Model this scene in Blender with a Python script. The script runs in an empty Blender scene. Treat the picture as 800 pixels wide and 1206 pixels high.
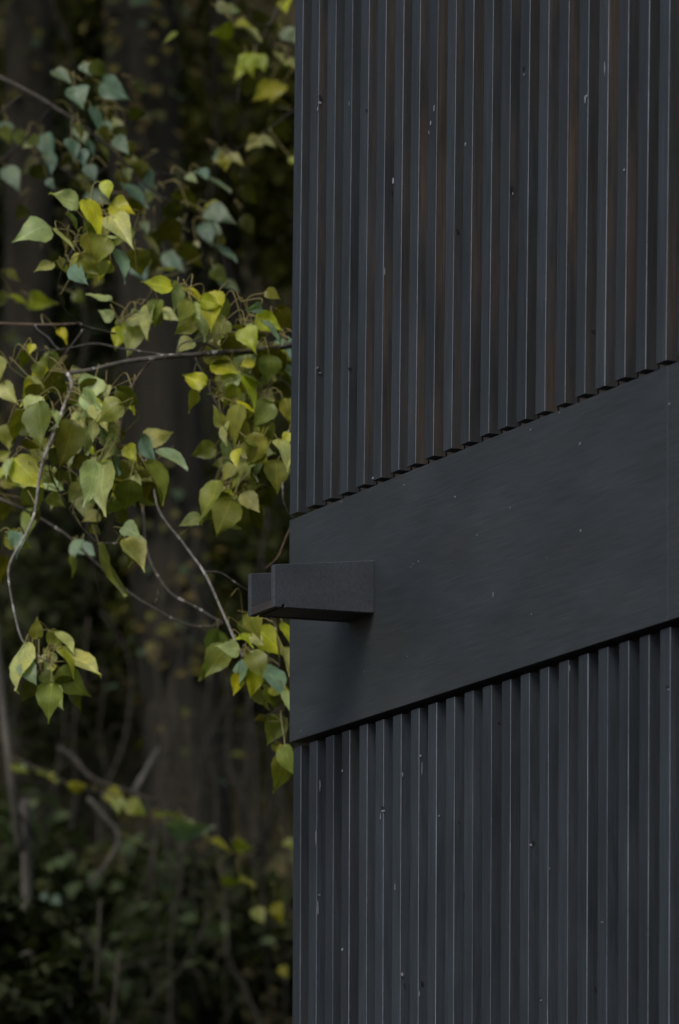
import bpy, math, random
from mathutils import Vector, Matrix, noise

random.seed(7)
SC = bpy.context.scene
COL = SC.collection
R = math.radians

# ------------------------------------------------------------------ camera
F = 6500.0            # focal length in photo pixels (photo 800 x 1206)
HV = 1837.0           # photo row of the horizon (the lens is shifted up)
EYE = 1.6
cam_d = bpy.data.cameras.new("camera")
cam = bpy.data.objects.new("camera", cam_d)
COL.objects.link(cam)
cam.location = (0, 0, EYE)
cam.rotation_euler = (R(90), 0, 0)
cam_d.sensor_fit = 'VERTICAL'
cam_d.sensor_height = 36.0
cam_d.sensor_width = 24.0
cam_d.lens = 36.0 * F / 1206.0
cam_d.shift_y = (HV - 603.0) / 1206.0
cam_d.clip_start = 0.1
cam_d.clip_end = 1000
cam_d.dof.use_dof = True
cam_d.dof.focus_distance = 8.8
cam_d.dof.aperture_fstop = 6.4
SC.camera = cam


def P(u, v, Y):
    return Vector(((u - 400.0) * Y / F, Y, EYE + (HV - v) * Y / F))


# ------------------------------------------------------------------ mesh builder
class MB:
    def __init__(s):
        s.v = []; s.f = []; s.uv = []; s.c = []; s.m = []; s.smooth = []

    def vert(s, p, uv=(0, 0), c=(0.5, 0.5, 0.5)):
        s.v.append(tuple(p)); s.uv.append(uv); s.c.append(c)
        return len(s.v) - 1

    def face(s, idx, m=0, smooth=False):
        s.f.append(tuple(idx)); s.m.append(m); s.smooth.append(smooth)

    def build(s, name, mats, parent=None, loc=None):
        me = bpy.data.meshes.new(name)
        me.from_pydata(s.v, [], s.f)
        for m in (mats if isinstance(mats, (list, tuple)) else [mats]):
            me.materials.append(m)
        me.polygons.foreach_set('material_index', s.m)
        me.polygons.foreach_set('use_smooth', s.smooth)
        ul = me.uv_layers.new(name='UVMap')
        li = [0] * len(me.loops)
        me.loops.foreach_get('vertex_index', li)
        flat = []
        for i in li:
            flat.extend(s.uv[i])
        ul.data.foreach_set('uv', flat)
        at = me.attributes.new('tint', 'FLOAT_COLOR', 'POINT')
        flat = []
        for c in s.c:
            flat.extend((c[0], c[1], c[2], 1.0))
        at.data.foreach_set('color', flat)
        me.update()
        o = bpy.data.objects.new(name, me)
        COL.objects.link(o)
        if parent is not None:
            o.parent = parent
        if loc is not None:
            o.location = loc
        return o


def empty(name, loc, rz=0.0):
    o = bpy.data.objects.new(name, None)
    o.empty_display_size = 0.2
    COL.objects.link(o)
    o.location = loc
    o.rotation_euler = (0, 0, rz)
    return o


def tag(o, label=None, cat=None, group=None, kind=None):
    if label: o['label'] = label
    if cat: o['category'] = cat
    if group: o['group'] = group
    if kind: o['kind'] = kind
    return o


def add_box(mb, x0, x1, y0, y1, z0, z1, c=(.5, .5, .5), m=0, ch=0.0):
    """box; with ch>0 its vertical and horizontal edges are chamfered on the front (low y) side"""
    if ch <= 0:
        p = [(x0, y0, z0), (x1, y0, z0), (x1, y1, z0), (x0, y1, z0), (x0, y0, z1), (x1, y0, z1), (x1, y1, z1), (x0, y1, z1)]
        i = [mb.vert(q, c=c) for q in p]
        for q in ((0, 3, 2, 1), (4, 5, 6, 7), (0, 1, 5, 4), (1, 2, 6, 5), (2, 3, 7, 6), (3, 0, 4, 7)):
            mb.face([i[k] for k in q], m)
        return
    a = [(x0 + ch, y0, z0 + ch), (x1 - ch, y0, z0 + ch), (x1 - ch, y0, z1 - ch), (x0 + ch, y0, z1 - ch)]
    b = [(x0, y0 + ch, z0), (x1, y0 + ch, z0), (x1, y0 + ch, z1), (x0, y0 + ch, z1)]
    d = [(x0, y1, z0), (x1, y1, z0), (x1, y1, z1), (x0, y1, z1)]
    A = [mb.vert(q, c=c) for q in a]; B = [mb.vert(q, c=c) for q in b]; D = [mb.vert(q, c=c) for q in d]
    mb.face(A, m)
    for k in range(4):
        n = (k + 1) % 4
        mb.face((A[n], A[k], B[k], B[n]), m)
        mb.face((B[n], B[k], D[k], D[n]), m)
    mb.face(D[::-1], m)


def prism(mb, poly, x0, x1, c=(.5, .5, .5), m=0, ch=0.0008):
    """(y,z) polygon extruded along x; ch = small chamfer round both end outlines"""
    n = len(poly)
    cy = sum(p[0] for p in poly) / n; cz = sum(p[1] for p in poly) / n

    def ring(x, k):
        out = []
        for (y, z) in poly:
            dy = cy - y; dz = cz - z
            out.append(mb.vert((x, y + (k if dy > 0 else -k), z + (k if dz > 0 else -k)), c=c))
        return out
    r = [ring(x0, ch), ring(x0 + ch, 0), ring(x1 - ch, 0), ring(x1, ch)]
    for a, b in zip(r, r[1:]):
        for k in range(n):
            j = (k + 1) % n
            mb.face((a[k], a[j], b[j], b[k]), m)
    mb.face(r[0][::-1], m); mb.face(r[-1], m)


def spline(pts, per=8):
    pts = [Vector(p) for p in pts]
    if len(pts) < 3:
        n = per * 1
        return [pts[0].lerp(pts[-1], i / n) for i in range(n + 1)]
    q = [pts[0] * 2 - pts[1]] + pts + [pts[-1] * 2 - pts[-2]]
    out = []
    for i in range(1, len(q) - 2):
        a, b, c, d = q[i - 1], q[i], q[i + 1], q[i + 2]
        for k in range(per):
            t = k / per
            out.append(0.5 * ((2 * b) + (c - a) * t + (2 * a - 5 * b + 4 * c - d) * t * t + (3 * b - a - 3 * c + d) * t ** 3))
    out.append(pts[-1])
    return out


def tube(mb, pts, r0, r1, sides=7, c=(.5, .5, .5), m=0, rough=0.0, seed=0.0, vlen=1.0, cap=True):
    """tapered tube through pts (already smoothed)"""
    n = len(pts)
    up = Vector((0.31, 0.17, 0.93))
    prev = None
    L = 0.0
    for i, p in enumerate(pts):
        t = (pts[min(i + 1, n - 1)] - pts[max(i - 1, 0)])
        if t.length < 1e-9:
            t = Vector((0, 0, 1))
        t.normalize()
        if i == 0:
            a = t.cross(up)
            if a.length < 1e-3:
                a = t.cross(Vector((1, 0, 0)))
            a.normalize()
        else:
            a = (a - t * a.dot(t)).normalized()
            L += (p - pts[i - 1]).length
        b = t.cross(a)
        r = r0 + (r1 - r0) * i / max(1, n - 1)
        ring = []
        for k in range(sides):
            an = 2 * math.pi * k / sides
            d = a * math.cos(an) + b * math.sin(an)
            rr = r
            if rough:
                rr = r * (1 + rough * noise.noise(Vector((d.x * 2.2 + seed, d.y * 2.2, L * 0.35 / max(r0, .01) * .4)))
                          + rough * .6 * noise.noise(Vector((d.x * 6 + seed, d.y * 6, L * 0.2 / max(r0, .01)))))
            ring.append(mb.vert(p + d * rr, (k / sides, L / vlen), c))
        if prev:
            for k in range(sides):
                j = (k + 1) % sides
                mb.face((prev[k], prev[j], ring[j], ring[k]), m, True)
        elif cap:
            mb.face(ring[::-1], m)
        prev = ring
    if cap:
        mb.face(prev, m)


PROFILE = [(-.03, .0), (.0, .36), (.04, .68), (.10, .89), (.19, 1.0), (.30, .98), (.42, .87), (.54, .70), (.66, .49), (.77, .30), (.86, .15), (.93, .06), (1.0, .0)]
SMALLP = [(0, .25), (.2, 1.0), (.5, .75), (.8, .25), (1.0, 0)]


def leaf(mb, base, tip, width, nrm, fold=.25, curl=.12, c=(.1, .12, .03), m=0, prof=PROFILE, wav=0.0, seed=0.0):
    """one blade: base -> tip, nrm roughly the side the blade shows upward, folded along its midrib"""
    ax = tip - base
    L = ax.length
    ax.normalize()
    n = (nrm - ax * nrm.dot(ax)).normalized()
    sd = ax.cross(n)
    hw = width * .5
    rows = []
    sh = .88 + .30 * ((seed * 7.31) % 1.0) if wav else 1.0      # where along the blade it is widest
    asy = .10 * math.sin(seed * 3.7) if wav else 0.0
    bend = .10 * math.sin(seed * 5.3) if wav else 0.0
    for i, (s, w) in enumerate(prof):
        ss = max(s, 0) ** sh if s > 0 else s
        mid = base + ax * (ss * L) - n * (curl * L * (s - .2) ** 2) + sd * (bend * L * s * s)
        row = []
        for k, q in enumerate((-1, -.5, 0, .5, 1)):
            x = q * w * hw * (1 + asy * (1 if q > 0 else -1) + (.045 if i % 2 else -.03) * (abs(q) == 1))
            z = -fold * abs(x) * 0.9 if fold >= 0 else fold * abs(x)
            z = fold * abs(x) - .9 * fold * x * x / max(hw, 1e-6) * .5
            if wav:
                z += wav * hw * noise.noise(Vector((s * 2.5 + seed, q * 1.5, seed)))
            lobe = -.06 * L * (abs(q) > .2) * (1 if s <= 0.06 else 0)
            row.append(mb.vert(mid + sd * x + n * z + ax * lobe, (.5 + q * w * .5, s), c))
        rows.append(row)
    for a, b in zip(rows, rows[1:]):
        for k in range(4):
            mb.face((a[k], a[k + 1], b[k + 1], b[k]), m, True)


# ------------------------------------------------------------------ materials
def mat(name):
    m = bpy.data.materials.new(name)
    m.use_nodes = True
    nt = m.node_tree
    for n in list(nt.nodes):
        nt.nodes.remove(n)
    out = nt.nodes.new('ShaderNodeOutputMaterial')
    b = nt.nodes.new('ShaderNodeBsdfPrincipled')
    nt.links.new(b.outputs[0], out.inputs[0])
    return m, nt, b, out


def N(nt, t, **kw):
    n = nt.nodes.new(t)
    for k, v in kw.items():
        if k in n.inputs:
            n.inputs[k].default_value = v
        else:
            setattr(n, k, v)
    return n


def ramp(nt, stops, src):
    r = nt.nodes.new('ShaderNodeValToRGB')
    cr = r.color_ramp
    while len(cr.elements) < len(stops):
        cr.elements.new(.5)
    for e, (p, c) in zip(cr.elements, stops):
        e.position = p
        e.color = (c[0], c[1], c[2], 1) if not isinstance(c, (int, float)) else (c, c, c, 1)
    nt.links.new(src, r.inputs[0])
    return r.outputs[0]


def noise_tex(nt, scale, detail=4, rough=.6, stretch=(1, 1, 1), offset=None):
    tc = nt.nodes.new('ShaderNodeTexCoord')
    mp = nt.nodes.new('ShaderNodeMapping')
    mp.inputs['Scale'].default_value = stretch
    nt.links.new(tc.outputs['Object'], mp.inputs[0])
    src = mp.outputs[0]
    if offset is not None:
        ad = nt.nodes.new('ShaderNodeVectorMath'); ad.operation = 'ADD'
        nt.links.new(src, ad.inputs[0]); nt.links.new(offset, ad.inputs[1])
        src = ad.outputs[0]
    t = nt.nodes.new('ShaderNodeTexNoise')
    t.inputs['Scale'].default_value = scale
    t.inputs['Detail'].default_value = detail
    t.inputs['Roughness'].default_value = rough
    nt.links.new(src, t.inputs['Vector'])
    return t.outputs['Fac']


def mix(nt, fac, a, b, mode='MIX'):
    m = nt.nodes.new('ShaderNodeMix')
    m.data_type = 'RGBA'
    m.blend_type = mode
    for sock, val in ((m.inputs[0], fac), (m.inputs[6], a), (m.inputs[7], b)):
        if hasattr(val, 'is_output') or hasattr(val, 'links'):
            nt.links.new(val, sock)
        elif isinstance(val, (int, float)):
            sock.default_value = val
        else:
            sock.default_value = (val[0], val[1], val[2], 1)
    return m.outputs[2]


def math_n(nt, op, a, b=None):
    m = nt.nodes.new('ShaderNodeMath'); m.operation = op
    for i, v in enumerate((a, b)):
        if v is None: continue
        if isinstance(v, (int, float)): m.inputs[i].default_value = v
        else: nt.links.new(v, m.inputs[i])
    return m.outputs[0]


def attr(nt, name='tint'):
    a = nt.nodes.new('ShaderNodeAttribute')
    a.attribute_name = name
    return a


PAINT = (.0245, .0308, .0372)


def wood_paint(name, base, grain_dir, brown=0.0, edge=False, rough=.52, spec=.35):
    """thin dark stain on wood: fine grain along the board, cloudy variation, brown wood showing where it is thin"""
    m, nt, b, out = mat(name)
    at = attr(nt)
    sep = nt.nodes.new('ShaderNodeSeparateColor'); nt.links.new(at.outputs['Color'], sep.inputs[0])
    off = nt.nodes.new('ShaderNodeVectorMath'); off.operation = 'SCALE'
    nt.links.new(at.outputs['Color'], off.inputs[0]); off.inputs['Scale'].default_value = 37.0
    st = {'z': (1, 1, .03), 'x': (.03, .8, .8)}[grain_dir]
    g = noise_tex(nt, 330, 4, .65, st, off.outputs[0])
    cl = noise_tex(nt, 6, 5, .6, {'z': (2.5, 2.5, .8), 'x': (.7, 1, 1.6)}[grain_dir], off.outputs[0])
    k1 = ramp(nt, [(.3, .72), (.7, 1.28)], g)
    k2 = ramp(nt, [(.3, .80), (.7, 1.20)], cl)
    col = mix(nt, 1.0, base, k1, 'MULTIPLY')
    col = mix(nt, 1.0, col, k2, 'MULTIPLY')
    k3 = math_n(nt, 'ADD', math_n(nt, 'MULTIPLY', sep.outputs[0], .42), .80)     # board to board
    col = mix(nt, 1.0, col, k3, 'MULTIPLY')
    if brown:
        bn = noise_tex(nt, 7, 5, .65, {'z': (3.2, 3.2, .45), 'x': (.5, 1, 2.0)}[grain_dir], off.outputs[0])
        bf = ramp(nt, [(.40, 0.0), (.66, 1.0)], bn)
        bf = math_n(nt, 'MULTIPLY', bf, math_n(nt, 'MULTIPLY', sep.outputs[1], brown))
        g2 = noise_tex(nt, 260, 4, .65, {'z': (1.4, 1.4, .02), 'x': (.03, 1, 1)}[grain_dir], off.outputs[0])
        wood = ramp(nt, [(.32, (.030, .0235, .019)), (.70, (.090, .070, .055))], g2)
        col = mix(nt, bf, col, wood)
    # pin holes and scuffs: sparse pale flecks
    fl = noise_tex(nt, 95, 2, .5, (1, 1, .6))
    ff = ramp(nt, [(.80, 0.0), (.84, 1.0)], fl)
    col = mix(nt, math_n(nt, 'MULTIPLY', ff, .5), col, (.16, .17, .19))
    nt.links.new(col, b.inputs['Base Color'])
    rr = ramp(nt, [(.3, rough - .08), (.7, rough + .12)], cl)
    nt.links.new(rr, b.inputs['Roughness'])
    b.inputs['Specular IOR Level'].default_value = spec
    bp = N(nt, 'ShaderNodeBump'); bp.inputs['Strength'].default_value = .22; bp.inputs['Distance'].default_value = .0008
    nt.links.new(g, bp.inputs['Height']); nt.links.new(bp.outputs[0], b.inputs['Normal'])
    return m


def worn_edge_highlight(name):
    """arris of a slat with thin worn stain; its edge highlight is painted in as a pale broken line"""
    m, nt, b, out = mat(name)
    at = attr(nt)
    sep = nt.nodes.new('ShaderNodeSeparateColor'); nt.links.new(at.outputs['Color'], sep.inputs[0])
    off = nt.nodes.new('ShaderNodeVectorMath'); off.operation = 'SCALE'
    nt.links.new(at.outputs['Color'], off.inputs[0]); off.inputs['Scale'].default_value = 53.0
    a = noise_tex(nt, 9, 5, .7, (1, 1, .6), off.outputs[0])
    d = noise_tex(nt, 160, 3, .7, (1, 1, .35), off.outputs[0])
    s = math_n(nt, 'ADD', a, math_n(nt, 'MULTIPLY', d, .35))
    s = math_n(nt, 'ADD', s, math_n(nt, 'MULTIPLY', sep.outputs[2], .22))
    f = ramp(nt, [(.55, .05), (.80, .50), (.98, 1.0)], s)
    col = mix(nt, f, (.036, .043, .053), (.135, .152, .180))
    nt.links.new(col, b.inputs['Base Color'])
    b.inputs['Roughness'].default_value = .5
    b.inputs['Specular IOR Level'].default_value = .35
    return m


def plain(name, c, rough=.7, spec=.3, nscale=40, amp=.25):
    m, nt, b, out = mat(name)
    f = noise_tex(nt, nscale, 4, .6)
    k = ramp(nt, [(.3, 1 - amp), (.7, 1 + amp)], f)
    nt.links.new(mix(nt, 1.0, c, k, 'MULTIPLY'), b.inputs['Base Color'])
    b.inputs['Roughness'].default_value = rough
    b.inputs['Specular IOR Level'].default_value = spec
    return m


def leaf_mat(name, transl=.42, veins=True, rough=.42, spec=.45):
    m, nt, b, out = mat(name)
    at = attr(nt)
    col = at.outputs['Color']
    mot = noise_tex(nt, 55, 4, .6)
    blend = noise_tex(nt, 26, 3, .55)
    col = mix(nt, ramp(nt, [(.48, 0.0), (.70, .75)], blend), col, mix(nt, 1.0, col, (1.28, 1.14, .8), 'MULTIPLY'))
    col = mix(nt, 1.0, col, ramp(nt, [(.3, .78), (.7, 1.2)], mot), 'MULTIPLY')
    if veins:
        uv = nt.nodes.new('ShaderNodeUVMap'); uv.uv_map = 'UVMap'
        sx = nt.nodes.new('ShaderNodeSeparateXYZ'); nt.links.new(uv.outputs[0], sx.inputs[0])
        ax = math_n(nt, 'ABSOLUTE', math_n(nt, 'SUBTRACT', sx.outputs[0], .5))
        mid = ramp(nt, [(.008, 1.0), (.03, 0.0)], ax)
        ph = math_n(nt, 'SUBTRACT', math_n(nt, 'MULTIPLY', sx.outputs[1], 7.0), math_n(nt, 'MULTIPLY', ax, 7.5))
        fr = math_n(nt, 'ABSOLUTE', math_n(nt, 'SUBTRACT', math_n(nt, 'FRACT', ph), .5))
        side = ramp(nt, [(.02, .7), (.08, 0.0)], fr)
        vf = math_n(nt, 'MAXIMUM', mid, side)
        light = mix(nt, 1.0, col, (1.5, 1.45, 1.7), 'MULTIPLY')
        col = mix(nt, math_n(nt, 'MULTIPLY', vf, .75), col, light)
        bp = N(nt, 'ShaderNodeBump'); bp.inputs['Strength'].default_value = .35; bp.inputs['Distance'].default_value = .0012
        nt.links.new(vf, bp.inputs['Height']); nt.links.new(bp.outputs[0], b.inputs['Normal'])
    # small brown autumn spots
    sp = noise_tex(nt, 120, 2, .5)
    col = mix(nt, ramp(nt, [(.74, 0.0), (.79, .6)], sp), col, (.10, .055, .02))
    nt.links.new(col, b.inputs['Base Color'])
    b.inputs['Roughness'].default_value = rough
    b.inputs['Specular IOR Level'].default_value = spec
    tr = nt.nodes.new('ShaderNodeBsdfTranslucent')
    nt.links.new(mix(nt, 1.0, col, (1.15, 1.25, .5), 'MULTIPLY'), tr.inputs['Color'])
    ms = nt.nodes.new('ShaderNodeMixShader'); ms.inputs[0].default_value = transl
    nt.links.new(b.outputs[0], ms.inputs[1]); nt.links.new(tr.outputs[0], ms.inputs[2])
    nt.links.new(ms.outputs[0], out.inputs[0])
    return m


def bark_mat(name, dark, light, stretch=(1, 1, .25), scale=30, spots=None, spot_scale=9, spot_t=.66):
    m, nt, b, out = mat(name)
    f = noise_tex(nt, scale, 6, .65, stretch)
    col = ramp(nt, [(.32, dark), (.68, light)], f)
    if spots:
        s = noise_tex(nt, spot_scale, 3, .6, (1, 1, 1))
        col = mix(nt, ramp(nt, [(spot_t, 0.0), (spot_t + .05, 1.0)], s), col, spots)
    nt.links.new(col, b.inputs['Base Color'])
    b.inputs['Roughness'].default_value = .85
    b.inputs['Specular IOR Level'].default_value = .2
    bp = N(nt, 'ShaderNodeBump'); bp.inputs['Strength'].default_value = .6; bp.inputs['Distance'].default_value = .012
    nt.links.new(f, bp.inputs['Height']); nt.links.new(bp.outputs[0], b.inputs['Normal'])
    return m


M_front = wood_paint('slat_face_stain', PAINT, 'z', brown=.14, rough=.62, spec=.18)
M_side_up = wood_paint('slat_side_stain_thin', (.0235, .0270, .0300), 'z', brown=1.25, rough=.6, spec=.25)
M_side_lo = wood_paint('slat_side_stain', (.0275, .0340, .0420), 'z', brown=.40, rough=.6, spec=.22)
M_edge = worn_edge_highlight('worn_slat_highlight')
M_board = wood_paint('board_stain', (.0245, .0300, .0335), 'x', brown=.26, rough=.58)
M_spout = wood_paint('spout_stain', (.0365, .0425, .0490), 'x', brown=.12, rough=.55)
M_back = plain('backing_board_stain', (.034, .029, .026), .8)
M_under = wood_paint('board_end_stain', (.026, .024, .024), 'x', brown=.6)
M_chip = plain('bare_chip', (.19, .205, .23), .6, .4, 300, .5)
M_dent = plain('dent_dark', (.012, .012, .013), .9)
M_roof = plain('roof_felt', (.04, .04, .042), .85)
M_leaf = leaf_mat('poplar_leaf')
M_petiole = plain('petiole_skin', (.19, .16, .055), .55)
M_twig = bark_mat('twig_bark', (.048, .042, .034), (.11, .098, .082), (1, 1, 1), 60, (.46, .44, .41), 38, .60)
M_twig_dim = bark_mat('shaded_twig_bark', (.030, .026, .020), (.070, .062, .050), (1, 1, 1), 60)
M_twig_pale = bark_mat('pale_twig_bark', (.12, .11, .095), (.28, .265, .24), (1, 1, 1), 70, (.50, .49, .46), 45, .58)
M_twig_brown = bark_mat('young_twig_bark', (.06, .045, .032), (.14, .10, .065), (1, 1, 1), 70)
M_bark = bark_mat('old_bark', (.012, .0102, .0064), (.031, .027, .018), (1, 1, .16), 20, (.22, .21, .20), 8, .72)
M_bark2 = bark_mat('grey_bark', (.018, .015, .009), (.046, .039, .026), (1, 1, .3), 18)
M_stem = bark_mat('pale_stem_bark', (.055, .050, .040), (.125, .115, .095), (1, 1, .5), 22)
M_vine = bark_mat('vine_bark', (.022, .019, .013), (.058, .050, .037), (1, 1, .5), 40)
M_dim = leaf_mat('undergrowth_leaf', .30, False, .6, .10)

# ------------------------------------------------------------------ the building
C0 = Vector(((341.0 - 400) * 9.3 / F, 9.3, 0.0))      # wall corner on the ground
EX = Vector((3050.0, -6500.0, 0)).normalized()          # along the wall, towards the viewer
EY = Vector((-EX.y, EX.x, 0))                           # into the wall
ROT = math.atan2(EX.y, EX.x)
bld = empty('timber_building', C0, ROT)
tag(bld, 'dark stained timber building with slats above and below a plain band and a jutting spout', 'building')


def loc_on(u, v, x=None, y=None):
    """photo point -> local (x, y, z) on the plane x=const or y=const of the building"""
    k = (u - 400.0) / F
    # world = C0 + EX*x + EY*y ;  X = k*Y
    if y is not None:
        x = (k * (C0.y + EY.y * y) - (C0.x + EY.x * y)) / (EX.x - k * EX.y)
    else:
        y = (k * (C0.y + EX.y * x) - (C0.x + EX.x * x)) / (EY.x - k * EY.y)
    Y = C0.y + EX.y * x + EY.y * y
    return (x, y, EYE + (HV - v) * Y / F)


ZT = EYE + (HV - 613.1) * 9.3 / F      # band top
ZB = EYE + (HV - 874.4) * 9.3 / F      # band bottom
WL = 6.2                                # wall length
DEP = 4.2
YF = .0078                              # slat face behind band face
SD = .022
PIT = .0648
SW = .0312

core = MB()
add_box(core, .028, WL, YF + SD + .004, DEP, 0.0, 6.3)
core.build('wall_core', M_back, bld)
rf = MB()
add_box(rf, -.02, WL + .02, -.03, DEP + .02, 6.304, 6.44, ch=.004)
rf.build('roof_edge', M_roof, bld)


def cladding(z0, z1, t_first, lean, zref, mats, brown_k):
    mb = MB()
    k = 0
    while True:
        t = t_first + k * PIT + random.uniform(-.0012, .0012)
        if t > WL: break
        x1 = t; x0 = t - SW + random.uniform(-.0010, .0010)
        c = (random.random(), random.random() ** 1.3 * brown_k, random.random())
        ch = random.uniform(.0006, .0010)
        cl = .0012
        yf = YF + random.uniform(-.0006, .0006)
        yb = YF + SD
        prof = [(x0, yf + cl), (x0 + cl, yf), (x1 - ch, yf), (x1, yf + ch), (x1, yb), (x0, yb)]
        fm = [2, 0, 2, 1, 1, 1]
        zj0 = z0 + random.uniform(-.0012, .0012); zj1 = z1 + random.uniform(-.0012, .0012)
        nz = 14
        bow = random.uniform(-.0008, .0008)
        rings = []
        for j in range(nz + 1):
            s = j / nz
            z = zj0 + (zj1 - zj0) * s
            b = bow * math.sin(s * math.pi * 1.4 + k)
            dy = (z - zref) * lean
            rings.append([mb.vert((px + b, py + dy, z), c=c) for px, py in prof])
        for a, b in zip(rings, rings[1:]):
            for i in range(6):
                jn = (i + 1) % 6
                mb.face((a[i], a[jn], b[jn], b[i]), fm[i])
        mb.face(rings[0][::-1], 3); mb.face(rings[-1], 3)
        k += 1
    return mb


UP_LEAN, LO_LEAN = .0125, .0040
up = cladding(ZT + .0125, 6.3, .0168, UP_LEAN, ZT, None, 1.0)
lo = cladding(.06, ZB - .0085, .0290, LO_LEAN, ZB, None, .7)


def fleck(mb, x, y, z, w, h, m, face='front', n=7):
    """small irregular flake of bare wood or a dent, half a millimetre proud of the slat"""
    ctr = None
    pts = []
    for k in range(n):
        an = 2 * math.pi * k / n
        rr = random.uniform(.45, 1.0)
        a = math.cos(an) * w * rr; b = math.sin(an) * h * rr
        pts.append((x + a, y, z + b) if face == 'front' else (x, y + a, z + b))
    off = .0005
    if face == 'front':
        top = [mb.vert((p[0], p[1] - off, p[2])) for p in pts]
    else:
        top = [mb.vert((p[0] + off, p[1], p[2])) for p in pts]
    bot = [mb.vert(p) for p in pts]
    mb.face(top if face == 'side' else top, m)
    for k in range(n):
        j = (k + 1) % n
        mb.face((top[k], bot[k], bot[j], top[j]), m)


def mark(mb, u, v, w, h, m, lean, zref, t_first):
    """a mark seen at photo point (u,v): on the front or the right side of whichever slat stands there"""
    x, y, z = loc_on(u, v, y=YF)
    x, y, z = loc_on(u, v, y=YF + (z - zref) * lean)
    kk = math.floor((x - t_first) / PIT + 1e-6)
    t_r = t_first + kk * PIT                      # right arris of the slat at or left of the point
    yl = YF + (z - zref) * lean
    if x - t_r < PIT - SW:                        # in the gap: it is on that slat's side
        sx, sy, sz = loc_on(u, v, x=t_r + .0012); w *= 1.5; h *= 1.4
        sy = min(max(sy, yl + .002), yl + SD - .002)
        fleck(mb, t_r + .0013, sy, sz, w, h, m, 'side')
    else:
        fleck(mb, x, yl - .0008, z, w * 2.4, h * 1.4, m, 'front')


for (u, v, w, h, m) in [(376, 114, .0028, .0040, 5), (377, 121, .003, .003, 4), (375, 128, .001, .004, 4), (375, 436, .004, .0035, 5), (377, 439, .003, .0012, 4),
                        (374, 433, .0012, .002, 4), (411, 434, .003, .002, 5), (464, 213, .0016, .004, 4), (462, 228, .0014, .005, 5), (512, 128, .0008, .007, 4),
                        (508, 145, .0010, .003, 4), (506, 156, .0008, .003, 4), (549, 170, .0012, .003, 4), (617, 80, .0018, .005, 5), (618, 88, .0008, .002, 4),
                        (690, 117, .0010, .006, 4), (692, 113, .0022, .002, 4), (736, 200, .0016, .0018, 4), (713, 80, .0006, .009, 4), (539, 272, .002, .005, 5),
                        (602, 222, .0022, .006, 5), (604, 228, .0009, .002, 4), (440, 611 - 48, .002, .0014, 4), (699, 390, .0035, .003, 5), (453, 320, .0008, .006, 4),
                        (412, 122, .0005, .004, 4), (432, 130, .003, .0015, 5)]:
    mark(up, u, v, w, h, m, UP_LEAN, ZT, .0168)
for (u, v, w, h, m) in [(452, 955, .0040, .0012, 4), (451, 951, .003, .002, 5), (449, 962, .0006, .005, 4), (373, 985, .0007, .012, 4), (374, 1068, .0012, .012, 4), (376, 1054, .002, .001, 4),
                        (377, 925, .0010, .011, 4), (466, 1045, .0005, .005, 4), (494, 890, .002, .002, 4), (497, 905, .0007, .009, 4), (473, 912, .0008, .004, 4), (404, 1118, .002, .002, 4), (402, 1115, .0015, .0015, 5),
                        (473, 1148, .0022, .0035, 4), (476, 1160, .0014, .003, 5), (497, 1158, .0030, .0040, 5), (494, 1170, .0008, .004, 4), (547, 1055, .0011, .0045, 5), (547, 1053, .0008, .001, 4),
                        (625, 995, .0022, .0022, 4), (628, 992, .0022, .003, 5), (647, 1023, .0008, .0014, 4), (636, 1176, .0025, .002, 5), (638, 1178, .0016, .0010, 4), (701, 1164, .0018, .003, 5),
                        (787, 809, .0024, .0030, 5), (788, 812, .0013, .0012, 4), (671, 787, .0005, .006, 4), (540, 968, .0012, .0018, 5), (517, 961, .0014, .002, 4), (710, 1086, .002, .0008, 4), (588, 851, .002, .002, 5), (404, 908, .0012, .002, 4)]:
    mark(lo, u, v, w, h, m, LO_LEAN, ZB, .0290)

SL = [M_front, None, M_edge, M_under, M_chip, M_dent]
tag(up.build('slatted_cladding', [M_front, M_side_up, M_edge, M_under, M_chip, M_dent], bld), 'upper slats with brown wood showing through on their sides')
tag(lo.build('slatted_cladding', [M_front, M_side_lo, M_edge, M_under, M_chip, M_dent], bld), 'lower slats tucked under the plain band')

# plain band between the two storeys: two boards that meet near the right of the photo
xj = loc_on(786.5, 600, y=0.0)[0]
for (a, b, fl) in ((0.0, xj - .00025, True), (xj + .00025, xj + 2.5, False), (xj + 2.5012, WL, False)):
    mb = MB()
    add_box(mb, a, b, 0.0, YF + SD + .0035, ZB, ZT, c=(random.uniform(.35, .65), .4, .5), m=0, ch=.0007)
    if fl:
        for (u, v, w, h) in [(476, 571, .004, .002), (536, 585, .003, .004), (625, 506, .004, .003), (683, 523, .005, .0025), (684, 521, .006, .0008), (601, 598, .002, .002),
                             (684, 625, .003, .004), (562, 630, .002, .002), (581, 700, .002, .008), (626, 723, .001, .006), (487, 664, .005, .001), (493, 661, .003, .004), (484, 668, .001, .002),
                             (429, 791, .002, .002), (355, 861, .002, .003), (352, 862, .002, .001), (480, 773, .003, .001), (645, 657, .002, .001), (659, 483, .003, .002), (402, 588, .006, .0012), (703, 465, .003, .001)]:
            x, y, z = loc_on(u, v, y=0.0)
            z = min(max(z, ZB + .004), ZT - .004)
            fleck(mb, x, 0.0, z, w * .7, h * .55, 1)
    x, y, z = loc_on(787, 476, y=0.0)
    if fl is False and a < xj + 1:
        fleck(mb, x + .004, 0.0, z, .003, .0018, 1)
    mb.build('fascia_board', [M_board, M_chip], bld)

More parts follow.
